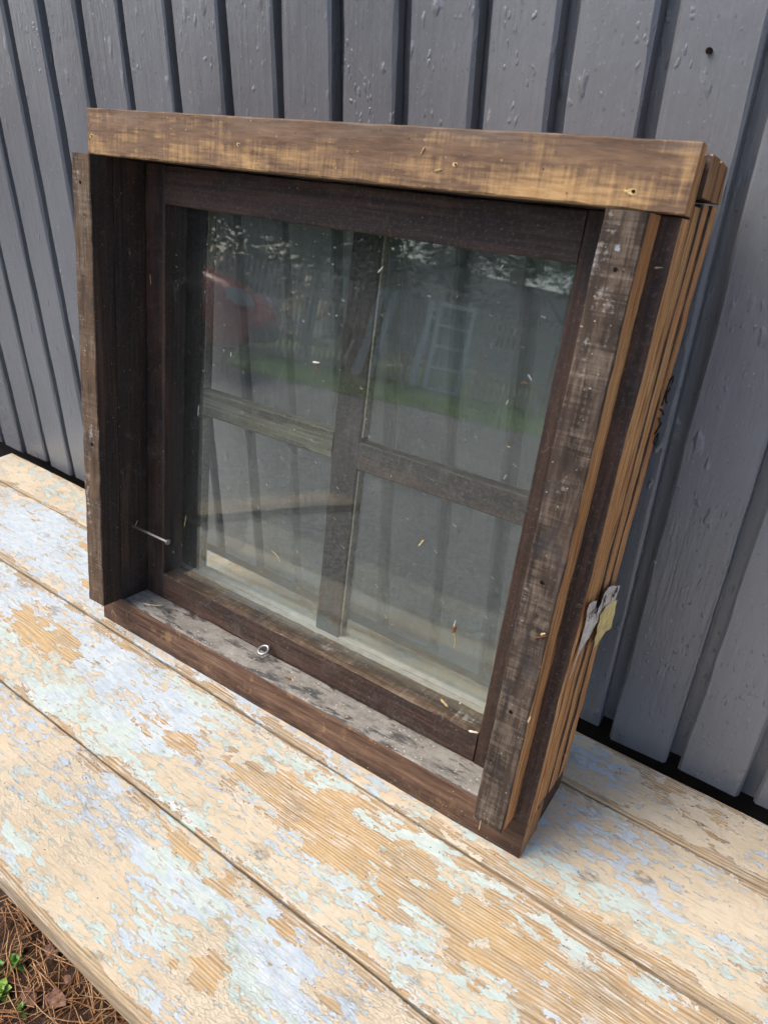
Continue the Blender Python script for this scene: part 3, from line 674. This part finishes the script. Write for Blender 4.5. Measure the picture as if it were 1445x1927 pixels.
# marker scrawl on the same side
bm = bmesh.new(); xs = .6975
def scr(pts): tube(bm, [(xs, w_, v) for v, w_ in pts], .0009, 6)
scr([(.500, .094), (.512, .096), (.524, .100), (.527, .108), (.522, .113), (.514, .108), (.510, .100), (.503, .106), (.500, .114)])
scr([(.497, .093), (.493, .104), (.489, .112)]); scr([(.488, .096), (.482, .106), (.480, .114), (.476, .104), (.472, .096)])
scr([(.468, .104), (.470, .112), (.464, .115), (.459, .109), (.462, .102), (.468, .104)])
obj('marker_writing', bm, M_ink, win)

# bits stuck to glass, sill and rail
M_straw = mat_plain('dry_straw', (.60, .46, .24), .7, 0, .2, 300, .3); M_white = mat_plain('pale_flake', (.66, .62, .54), .8, 0, .2, 300, .2); M_rust = mat_plain('rusty_seed', (.20, .085, .035), .8, 0, .2, 300, .4)
def chip(name, c, du, dv, m, wdt=.0016, parent=win, dw=0., bend=.0):
    bm = bmesh.new(); n = 4; pts = [(c[0]+du*(i/n-.5)-dv*bend*math.sin(math.pi*i/n), c[1]+dw*(i/n-.5), c[2]+dv*(i/n-.5)+du*bend*math.sin(math.pi*i/n)) for i in range(n+1)]
    tube(bm, pts, [wdt*.5*(.68 if name == 'flake' else .85)*k*random.uniform(.7, 1.1) for k in (.4, 1, .8, 1, .35)], 5); return obj(name, bm, m, parent)
gl = .0572
chip('straw', (.4860, gl, .2926), .005, .009, M_straw, .0034)
chip('straw', (.2716, gl, .1958), .015, -.010, M_straw, .0014, bend=.15)
chip('straw', (.0956, gl, .1876), .004, .020, M_straw, .0013)
chip('flake', (.3125, gl, .4658), .010, .001, M_white, .004); chip('straw', (.314, gl, .4590), .0006, -.012, M_rust, .0014)
chip('seed', (.5456, gl, .2030), .001, .009, M_rust, .0056); chip('straw', (.5475, gl, .1890), .004, -.020, M_straw, .0014, bend=.1); chip('straw', (.5450, gl, .2110), .001, .010, M_white, .0018)
chip('flake', (.3886, gl, .5808), .006, .007, M_white, .0030); chip('straw', (.5501, gl, .1014), .011, -.006, M_straw, .0042)
chip('flake', (.5703, gl, .1119), .001, .003, M_white, .0028); chip('flake', (.5776, gl, .5051), .005, -.005, M_white, .0018); chip('seed', (.575, gl, .499), .005, -.002, M_rust, .002)
chip('flake', (.3361, gl, .5237), .0015, .001, M_white, .003); chip('flake', (.118, gl, .360), .0006, .016, M_white, .0014)
for (u, v) in ((.48, .56), (.52, .60), (.555, .47), (.215, .56), (.24, .30), (.43, .35), (.39, .42), (.46, .17), (.58, .40), (.575, .43), (.18, .44), (.29, .385)):
    chip('flake', (u+random.uniform(-.01, .01), gl, v+random.uniform(-.01, .01)), random.uniform(-.004, .004), random.uniform(-.006, .006), random.choice((M_white, M_straw, M_white)), .0015)
sv = .0499
for (u, w_, du, dw, m, wd) in ((.066, .020, .020, .012, M_straw, .0022), (.060, .016, .012, .004, M_white, .0030), (.074, .026, .010, .008, M_straw, .0020), (.337, .022, .010, .003, M_rust, .0045), (.343, .024, .006, -.002, M_straw, .002), (.060, .012, .010, -.006, M_rust, .0018), (.10, .035, .012, .004, M_rust, .001), (.14, .030, .006, -.004, M_straw, .0010)):
    chip('debris', (u, w_, sv), du, 0, m, wd, dw=dw)
for k in range(20):
    u = random.uniform(.40, .64); chip('flake', (u, random.uniform(.006, .043), sv), random.uniform(-.003, .003), 0, random.choice((M_white, M_white, M_rust, M_straw)), random.uniform(.0012, .003), dw=random.uniform(-.003, .003))
for (u, v, du, dv, m, wd) in ((.4687, .6902, .003, .006, M_straw, .0018), (.487, .676, .007, .002, M_straw, .0018), (.655, .672, .006, -.003, M_straw, .0022)):
    chip('splinter', (u, -.0172, v), du, dv, m, wd)
chip('splinter', (.687, -.0008, .622), .006, .001, M_straw, .0016); chip('splinter', (.672, -.0345, .292), -.012, -.008, M_rust, .0018); chip('splinter', (.674, -.034, .296), .004, .003, M_straw, .003)
chip('splinter', (.680, -.0335, .2010), .001, .008, M_straw, .0028); chip('splinter', (.655, -.0340, .049), .0, -.014, M_straw, .0016); chip('debris', (.598, .0455, .092), .012, .004, M_white, .0040)
chip('splinter', (.036, .0452, .52), .002, -.014, M_straw, .0010); chip('splinter', (.030, .0225, .172), .006, .012, M_straw, .0014)
chip('pine_needle', (.012, -.006, .018), .026, .012, M_straw, .0013, bend=.35, dw=-.012)

# ------------------------------------------------------------------ soil strip in front of the bench: needles, bark, weeds
random.seed(21)
def soil_z(x, y): return GZ+.006+.012*(.6+mnoise.noise(Vector((x*9, y*9, 3))))+.004*mnoise.noise(Vector((x*40, y*40, 1)))
def mat_needles():
    t = NT('dry_pine_needles'); n = t.noise((25, 25, 25), 3, .6); f = t.noise((400, 400, 400), 2, .6)
    col = t.ramp(t.add(t.mul(n, .7), t.mul(f, .3)), [(.3, (.10, .046, .020)), (.5, (.32, .155, .065)), (.68, (.55, .35, .18))])
    t.bsdf(col, .6, spec=.3); return t.m
bm = bmesh.new()
for k in range(5600):
    x = random.uniform(-.35, .75); y = random.uniform(-.95, -.40)
    den = mnoise.noise(Vector((x*5+2, y*5, 4))) + (x-.05)*1.8
    if den < random.uniform(-.5, .45): continue
    L = random.uniform(.03, .085); a = random.uniform(0, 2*math.pi); z = soil_z(x, y)+random.uniform(.001, .016)
    dx, dy = math.cos(a)*L/2, math.sin(a)*L/2; b = random.uniform(-.2, .2)*L; dz = random.uniform(-.006, .006)
    r = random.uniform(.0006, .0011)
    tube(bm, [(x-dx, y-dy, z-dz), (x-dy*b*8, y+dx*b*8, z+.002), (x+dx, y+dy, z+dz)], [r, r, r*.5], 4)
tag(obj('pine_needles', bm, mat_needles()), 'brown dry pine needles strewn over the soil before the bench', 'pine needles', kind='stuff')
M_bark = mat_plain('bark_flake', (.20, .115, .085), .85, 0, .2, 120, .45, .002)
spots = [(.128, -.548, .020), (.098, -.570, .014), (.120, -.523, .009), (.062, -.515, .014), (.150, -.60, .016), (.045, -.62, .026), (.19, -.575, .012), (-.02, -.51, .010), (.17, -.63, .018), (.23, -.60, .015), (.09, -.64, .02), (.02, -.54, .008)]
bl = ['flat reddish-brown bark flake, the broad one lying among pine needles', 'small reddish bark flake lying on soil beside the green weed', 'tiny bark chip lying on soil under the bench edge', 'pinkish bark flake leaning on the soil near the bench edge',
      'bark flake half covered by crossed pine needles', 'large brown curved bark piece below the green weed', 'narrow bark chip beside a heap of needles', 'little bark crumb on the bare dark soil', 'curled bark flake beside the pale green weed', 'thick bark slab under the overhanging bench edge', 'bark flake with a torn edge behind the large curved piece', 'smallest dark bark chip near the seedling']
for k, (x, y, r) in enumerate(spots):
    bm = bmesh.new(); n = 9; top = []; bot = []; z = soil_z(x, y)+.008; tilt = Vector((random.uniform(-.5, .5), random.uniform(-.5, .5), 0)); a0 = random.uniform(0, 6)
    for i in range(n):
        a = a0+2*math.pi*i/n; rr = r*random.uniform(.65, 1.15); dx, dy = rr*math.cos(a), .62*rr*math.sin(a)
        dz = dx*tilt.x*.6+dy*tilt.y*.6; top.append(bm.verts.new((dx, dy, dz+.0016))); bot.append(bm.verts.new((dx*.95, dy*.95, dz-.0016)))
    ct = bm.verts.new((0, 0, .0035)); cb = bm.verts.new((0, 0, -.001))
    for i in range(n):
        j = (i+1) % n; bm.faces.new((top[i], top[j], ct)); bm.faces.new((bot[j], bot[i], cb)); bm.faces.new((top[i], bot[i], bot[j], top[j]))
    o = obj('bark_flake', bm, M_bark); o.location = (x, y, z)
    tag(o, bl[k] if k < len(bl) else 'brown bark flake lying among needles before the bench', 'bark', 'bark flakes on the soil')
def mat_leaf(name, c0, c1):
    t = NT(name); n = t.noise((60, 60, 60), 3, .6); col = t.mix(t.step(n, .3, .7), c0, c1)
    b = t.bsdf(col, .45, t.bump(t.noise((350, 350, 350), 3), .0006, .6), spec=.4); return t.m
M_leaf = mat_leaf('weed_leaf', (.055, .155, .022), (.12, .27, .045)); M_leaf2 = mat_leaf('weed_leaf_pale', (.15, .30, .035), (.27, .44, .07))
def leaf_mesh(bm, base, d, L, W_, droop, fold):
    d = Vector(d).normalized(); s_ = d.cross(Vector((0, 0, 1))); s_ = s_.normalized() if s_.length > .01 else Vector((1, 0, 0)); up = s_.cross(d); R_ = []
    for i in range(6):
        f = i/5; c = Vector(base)+d*L*f+Vector((0, 0, -droop*L*f*f)); hw = W_*math.sin(math.pi*min(1, f*.88+.10))**.8
        R_.append((bm.verts.new(c+s_*hw+up*fold*hw), bm.verts.new(c), bm.verts.new(c-s_*hw+up*fold*hw)))
    for a, b in zip(R_, R_[1:]):
        bm.faces.new((a[0], a[1], b[1], b[0])); bm.faces.new((a[1], a[2], b[2], b[1]))
weeds = [((.056, -.590), 11, .024, 'lush bright green weed rosette growing from the soil', M_leaf2), ((.034, -.553), 8, .021, 'green broad-leaved seedling standing beside the brighter weed rosette', M_leaf), ((.10, -.585), 4, .014, 'tiny green seedling with few leaves among the needles', M_leaf), ((.0, -.62), 9, .025, 'pale green leafy weed at the edge of the bare soil', M_leaf2), ((.02, -.575), 6, .018, 'dark green sprout between two leafy weeds', M_leaf)]
for (xy, n, L, lab, m) in weeds:
    z = soil_z(*xy); r = empty('weed', (xy[0], xy[1], z)); tag(r, lab, 'weed', 'weeds on the soil before the bench')
    bm = bmesh.new(); tube(bm, [(0, 0, -.004), (.001, 0, .008), (.0, .001, .016)], [.0016, .0013, .001], 6); obj('stem', bm, m, r)
    for k in range(n):
        a = 2.4*k+random.uniform(-.3, .3); el = .25+.9*k/n; bm = bmesh.new()
        leaf_mesh(bm, (0, 0, .004+.012*k/n), (math.cos(a)*math.cos(el), math.sin(a)*math.cos(el), math.sin(el)), L*random.uniform(.7, 1.1)*(1-.3*k/n), L*.27, random.uniform(.2, .6), .3)
        obj('leaf', bm, m, r, smooth=True)

# ------------------------------------------------------------------ the yard behind the photographer (mirrored in the panes)
FA, FB = Vector((-9.244, -9.608, 0)), Vector((-4.327, -12.437, 0)); fd = (FB-FA).normalized(); fn = Vector((-fd.y, fd.x, 0))   # fn points towards the bench
def fp(s_, off=0., z=GZ): p = FA+fd*s_+fn*off; return Vector((p.x, p.y, z))
def mat_grass():
    t = NT('lawn_green', 'XY'); n = t.noise((2.2, 2.2, 1), 4, .6); f = t.noise((40, 40, 1), 3, .6)
    t.bsdf(t.mix(t.step(t.add(t.mul(n, .6), t.mul(f, .4)), .35, .65), (.08, .17, .03), (.18, .32, .065)), .8, t.bump(f, .03, .8), spec=.2); return t.m
bm = bmesh.new(); n = 40; rows = []
for i in range(n+1):
    s_ = -9+26*i/n; near = 4.1+.35*mnoise.noise(Vector((s_*.6, 1, 1)))-max(0, s_-7)*.05
    rows.append([bm.verts.new(fp(s_, q, GZ+.012)) for q in (-14, 0, 2, near)])
for a, b in zip(rows, rows[1:]):
    for k in range(3): bm.faces.new((a[k], b[k], b[k+1], a[k+1]))
tag(obj('lawn', bm, mat_grass()), None, None, kind='structure')
M_blade = mat_leaf('grass_blade', (.08, .18, .03), (.18, .33, .06))
bm = bmesh.new()
for k in range(9000):
    s_ = random.uniform(-5, 13); q = random.uniform(.05, 4.2); p = fp(s_, q, GZ+.01); a = random.uniform(0, 6.28); h = random.uniform(.03, .10); dx, dy = .008*math.cos(a), .008*math.sin(a)
    lx, ly = random.uniform(-.03, .03), random.uniform(-.03, .03)
    bm.faces.new((bm.verts.new(p+Vector((dx, dy, 0))), bm.verts.new(p-Vector((dx, dy, 0))), bm.verts.new(p+Vector((lx, ly, h)))))
tag(obj('grass', bm, M_blade, recalc=False), 'short green grass on the strip before the fence', 'grass', kind='stuff')
# fence
M_fen = mat_fresh('weathered_fence', 2, (1.0, 1.55, 2.8), .25)
fen = empty('picket_fence', fp(0)); tag(fen, 'tall weathered grey picket fence across the yard behind the lawn', 'fence', kind='thing')
ang = math.atan2(fd.y, fd.x); fen.rotation_euler = (0, 0, ang)
bm = bmesh.new(); bar(bm, (-.032, 0, 0), (.032, .02, 1.62), 'z', seg=.8, jit=.001, ch=.003); pk = obj('picket', bm, M_fen, fen, recalc=False); pk.location = (-4.5, 0, .03)
s_ = -4.5+.108
while s_ < 12.5:
    c = pk.copy(); COL.objects.link(c); c.location = (s_, random.uniform(-.004, .004), .03+random.uniform(-.02, .02)); c.rotation_euler = (0, random.uniform(-.008, .008), 0); s_ += .108
for z in (.35, 1.25): beam('fence_rail', (-4.6, -.07, z), (12.6, -.022, z+.09), 'x', M_fen, fen, seg=1.)
for k in range(8): beam('fence_post', (-4.5+2.4*k, -.165, -.3), (-4.4+2.4*k, -.072, 1.5), 'z', M_fen, fen, seg=.5, seed=k)
# pale window frame and boards leaning on the fence
M_wht = mat_plain('old_white_paint', (.80, .80, .78), .6, 0, .3, 20, .15)
def lean_thing(name, s0, width, height, foot, lab, cat):
    a = math.atan2(foot, height); e = empty(name, fp(s0, foot+.03), (a, 0, ang)); e['label'] = lab; e['category'] = cat; return e
LF = lean_thing('white_window', 4.15, .7, 1.7, .45, 'white painted four-pane window frame leaning on the picket fence', 'window'); LF['kind'] = 'thing'
W_, H_ = .70, 1.68
for (n_, lo, hi, ax) in (('stile', (0, -.04, 0), (.07, 0, H_), 'z'), ('stile', (W_-.07, -.04, 0), (W_, 0, H_), 'z'), ('rail', (.071, -.04, 0), (W_-.071, 0, .07), 'x'), ('rail', (.071, -.04, H_-.07), (W_-.071, 0, H_), 'x'), ('glazing_bar', (.071, -.035, .42), (W_-.071, -.005, .46), 'x'), ('glazing_bar', (.071, -.035, .82), (W_-.071, -.005, .86), 'x'), ('glazing_bar', (.071, -.035, 1.22), (W_-.071, -.005, 1.26), 'x')):
    beam(n_, lo, hi, ax, M_wht, LF, seg=.5)
bm = bmesh.new(); box(bm, (.06, -.022, .06), (W_-.06, -.018, H_-.06)); obj('pane', bm, mat_glass('leaning_frame_glass', .05), LF)
M_pale = mat_fresh('pale_planed_board', 2, (.95, 1.25, 1.9), .2)
for s0, wd, m, lab in ((2.85, .16, M_wht, 'wide white board leaning on the fence, far from the window frame'), (3.12, .10, M_wht, 'narrow white board leaning beside the wide white one'), (3.72, .05, M_pale, 'thin raw wood batten leaning left of the white window frame'), (3.90, .11, M_wht, 'white board leaning close against the four-pane frame'), (6.2, .14, M_fen, 'grey weathered board leaning on the fence past the frame'), (6.55, .16, M_fen, 'broad grey weathered plank leaning at the end of the row')):
    e = lean_thing('leaning_board', s0, wd, 1.65, .5, lab, 'board'); e.rotation_euler.y = .10 if s0 < 3.5 else .04
    e['group'] = 'boards leaning on the fence'
    beam('board_face', (0, -.03, 0), (wd, 0, 1.68), 'z', m, e, seg=.4, seed=int(s0*10))
# plank lying on the gravel
bm = bmesh.new(); bar(bm, (-.5, -.09, 0), (.55, .09, .03), 'x', seg=.1, seed=77)
o = obj('gravel_plank', bm, mat_fresh('pale_loose_plank', 0, (.75, 1.1, 1.8), .2), recalc=False); o.location = (-1.28, -2.15, GZ+.004); o.rotation_euler = (0, 0, 1.75)
tag(o, 'pale loose plank lying flat on the gravel in front of the bench', 'plank')

# ------------------------------------------------------------------ red car parked on the drive
def mat_paint(name, col, rough=.22):
    t = NT(name); t.bsdf(t.mix(t.noise((9, 9, 9), 3), tuple(c*.9 for c in col), col), rough, None, 0, .5, **{'Coat Weight': .6}); return t.m
car = empty('car', (-5.30, -6.62, GZ), (0, 0, math.atan2(.499, -.867)))       # nose at the origin, +x runs to the rear
car.scale = (1.28, 1.28, 1.28)
tag(car, 'red hatchback car parked on the drive before the fence', 'car')
st = [(-.02, .52, .45, .60), (.06, .66, .30, .70), (.35, .80, .22, .86), (.9, .84, .20, .98), (1.25, .85, .20, 1.03), (2.2, .86, .20, 1.02), (3.2, .85, .20, 1.02), (3.8, .80, .24, 1.00), (4.0, .70, .32, .92), (4.05, .60, .42, .80)]
bm = bmesh.new(); R_ = []
for x, hw, zb, zt in st:
    ring = []
    for k in range(20):
        a = 2*math.pi*k/20; ca, sa = math.cos(a), math.sin(a); pw_ = .45
        ring.append(bm.verts.new((x, hw*math.copysign(abs(ca)**pw_, ca), (zb+zt)/2+(zt-zb)/2*math.copysign(abs(sa)**pw_, sa))))
    R_.append(ring)
for a, b in zip(R_, R_[1:]):
    for k in range(20): bm.faces.new((a[k], a[(k+1) % 20], b[(k+1) % 20], b[k]))
bm.faces.new(R_[0]); bm.faces.new(R_[-1][::-1])
M_red = mat_paint('red_car_paint', (.62, .018, .028)); M_blk = mat_plain('black_plastic', (.012, .012, .013), .6); M_cg = mat_paint('dark_car_glass', (.012, .014, .016), .05)
body = obj('body', bm, M_red, car, smooth=True)
bm = bmesh.new(); R_ = []
for x, hw, zt in ((1.15, .70, 1.00), (1.75, .66, 1.40), (2.2, .64, 1.48), (3.1, .64, 1.47), (3.6, .62, 1.32), (3.95, .62, .98)):
    R_.append([bm.verts.new((x, y_, z_)) for y_, z_ in ((-hw-.08, .98), (-hw, zt-.06), (-hw+.1, zt), (hw-.1, zt), (hw, zt-.06), (hw+.08, .98))])
for i, (a, b) in enumerate(zip(R_, R_[1:])):
    for k in range(5): f = bm.faces.new((a[k], a[k+1], b[k+1], b[k])); f.material_index = 1 if (k in (0, 4) and 0 < i < 5) or i in (0, 4) else 0
bm.faces.new(R_[0]); bm.faces.new(R_[-1][::-1]); obj('cabin', bm, [M_red, M_cg], car)
def lathe_y(bm, c, prof, n=28):
    rs = [[bm.verts.new((c[0]+r*math.cos(2*math.pi*k/n), c[1]+y_, c[2]+r*math.sin(2*math.pi*k/n))) for k in range(n)] for r, y_ in prof]
    for a, b in zip(rs, rs[1:]):
        for k in range(n): bm.faces.new((a[k], a[(k+1) % n], b[(k+1) % n], b[k]))
    bm.faces.new(rs[0]); bm.faces.new(rs[-1][::-1])
for x in (.78, 3.28):
    for s_ in (-1, 1):
        bm = bmesh.new(); lathe_y(bm, (x, s_*.76, .31), [(.20, -.10), (.30, -.10), (.315, -.06), (.315, .06), (.30, .10), (.20, .10)]); wh = obj('wheel', bm, M_blk, car, smooth=False)
        bm = bmesh.new(); lathe_y(bm, (x, s_*.80, .31), [(.19, -.065), (.20, -.05), (.20, .05), (.19, .066), (.06, .075)]); obj('rim', bm, M_zinc, wh)
        bm = bmesh.new(); lathe_y(bm, (x, s_*.79, .33), [(.37, -.075), (.39, -.06), (.39, .062), (.37, .070)]); obj('wheel_arch', bm, M_blk, car)
for s_ in (-1, 1):
    bm = bmesh.new(); box(bm, (.02, s_*.58-.16, .66), (.30, s_*.58+.16, .80))
    for v in bm.verts:
        if v.co.x < .1 and v.co.z > .7: v.co.x += .10
    bmesh.ops.bevel(bm, geom=bm.edges[:], offset=.03, segments=2, affect='EDGES'); obj('headlight', bm, mat_paint('headlight_glass', (.65, .68, .70), .08) if s_ < 0 else bpy.data.materials['headlight_glass'], car)
bm = bmesh.new(); box(bm, (-.06, -.60, .36), (.06, .60, .50)); bmesh.ops.bevel(bm, geom=bm.edges[:], offset=.02, segments=2, affect='EDGES'); obj('bumper_grille', bm, M_blk, car)

# ------------------------------------------------------------------ trees beyond the fence
M_trunk = mat_plain('tree_bark', (.07, .055, .042), .9, 0, .2, 12, .4, .02)
def mat_foliage(name, c0, c1):
    t = NT(name); n = t.noise((1.3, 1.3, 1.3), 3, .6); t.bsdf(t.mix(t.step(n, .35, .65), c0, c1), .6, spec=.3); return t.m
FOL = [mat_foliage('foliage_dark', (.020, .050, .012), (.055, .11, .025)), mat_foliage('foliage_light', (.06, .13, .022), (.14, .25, .045))]
def tree(x, y, h, r, lab, m, leaves, seed, low=.30):
    rnd = random.Random(seed); root = empty('tree', (x, y, GZ)); tag(root, lab, 'tree', 'trees beyond the fence')
    bm = bmesh.new(); tube(bm, [(0, 0, -.1), (.05, .03, h*.25), (-.04, .05, h*.55), (.03, 0, h*.9)], [r*.085, r*.065, r*.045, r*.012], 8)
    bl_ = []
    for k in range(16):
        a = 2.4*k; z0 = h*(low-.04+.6*k/16); e = Vector((math.cos(a)*r*rnd.uniform(.5, .95), math.sin(a)*r*rnd.uniform(.5, .95), z0+h*rnd.uniform(.05, .22))); bl_.append(e)
        tube(bm, [(0, 0, z0), tuple(e*.5+Vector((0, 0, z0*.5+.1))), tuple(e)], [r*.018, r*.010, r*.003], 5)
    obj('trunk', bm, M_trunk, root, smooth=True)
    bm = bmesh.new(); cl = [(e, r*rnd.uniform(.28, .48)) for e in bl_]+[(Vector((rnd.uniform(-.4, .4)*r, rnd.uniform(-.4, .4)*r, h*rnd.uniform(.5, .98))), r*rnd.uniform(.25, .5)) for _ in range(14)]
    for k in range(leaves):
        c, cr_ = rnd.choice(cl); d = Vector((rnd.gauss(0, 1), rnd.gauss(0, 1), rnd.gauss(0, .8))).normalized()*cr_*rnd.random()**.45; p = c+d
        n1 = Vector((rnd.gauss(0, 1), rnd.gauss(0, 1), rnd.gauss(0, 1))).normalized(); n2 = n1.orthogonal().normalized(); s_ = rnd.uniform(.05, .11)
        bm.faces.new([bm.verts.new(p+n1*s_), bm.verts.new(p+n2*s_*.5), bm.verts.new(p-n1*s_), bm.verts.new(p-n2*s_*.5)])
    obj('crown', bm, m, root, recalc=False)
tr = [(-.8, -2.0, 5.2, 2.0, 'dense dark green tree rising behind the fence beyond the red car', 0), (1.6, -2.2, 4.6, 1.9, 'bushy light green tree just behind the middle of the fence', 1), (4.6, -5.5, 5.0, 1.6, 'sparse dark tree standing back from the fence behind the leaning frames', 0), (7.4, -4.2, 6.0, 2.0, 'tall light green tree beyond the right-hand end of the leaning boards', 1), (-3.6, -3.5, 6.0, 2.3, 'large dark tree farthest along the fence past the car', 0)]
for k, (s0, off, h, r, lab, mi) in enumerate(tr):
    p = fp(s0, off); tree(p.x, p.y, h, r, lab, FOL[mi], (12000, 12000, 5000, 6500, 9000)[k], 40+k, (.10, .10, .3, .3, .12)[k])

# grey house beyond the fence
ho = empty('house', fp(6.5, -17), (0, 0, ang)); tag(ho, 'pale grey house with a dark roof far beyond the fence', 'house')
M_hw = mat_plain('pale_render', (.50, .50, .49), .9, 0, .2, 3, .1); M_rf = mat_plain('dark_roof_tiles', (.10, .098, .10), .8, 0, .3, 6, .3)
bm = bmesh.new(); box(bm, (-6, -4, 0), (6, 0, 2.5)); obj('house_wall', bm, M_hw, ho)
bm = bmesh.new(); v = [bm.verts.new(p) for p in ((-6.4, .5, 2.4), (6.4, .5, 2.4), (6.4, -2, 3.9), (-6.4, -2, 3.9), (-6.4, -4.5, 2.4), (6.4, -4.5, 2.4))]
for q in ((0, 1, 2, 3), (3, 2, 5, 4), (0, 3, 4), (1, 5, 2), (0, 4, 5, 1)): bm.faces.new([v[i] for i in q])
obj('roof', bm, M_rf, ho)
bm = bmesh.new(); box(bm, (1.2, -2.4, 3.5), (1.8, -1.8, 4.5)); obj('chimney', bm, mat_plain('chimney_brick', (.30, .11, .07), .9), ho)
for x in (-4.2, -1.4, 1.4, 4.2):
    bm = bmesh.new(); box(bm, (x-.55, -.02, 1.0), (x+.55, .05, 2.1)); wo = obj('house_window', bm, M_wht, ho)
    bm = bmesh.new(); box(bm, (x-.47, .0, 1.08), (x+.47, .056, 2.02)); obj('house_pane', bm, M_cg, wo)
# screw hole in the wall board above the window
bm = bmesh.new(); tube(bm, [(.617, -.0022, .764), (.617, .012, .764)], .0026, 12)
for v in bm.verts: v.co -= WO
obj('screw_hole', bm, M_hole, wall)
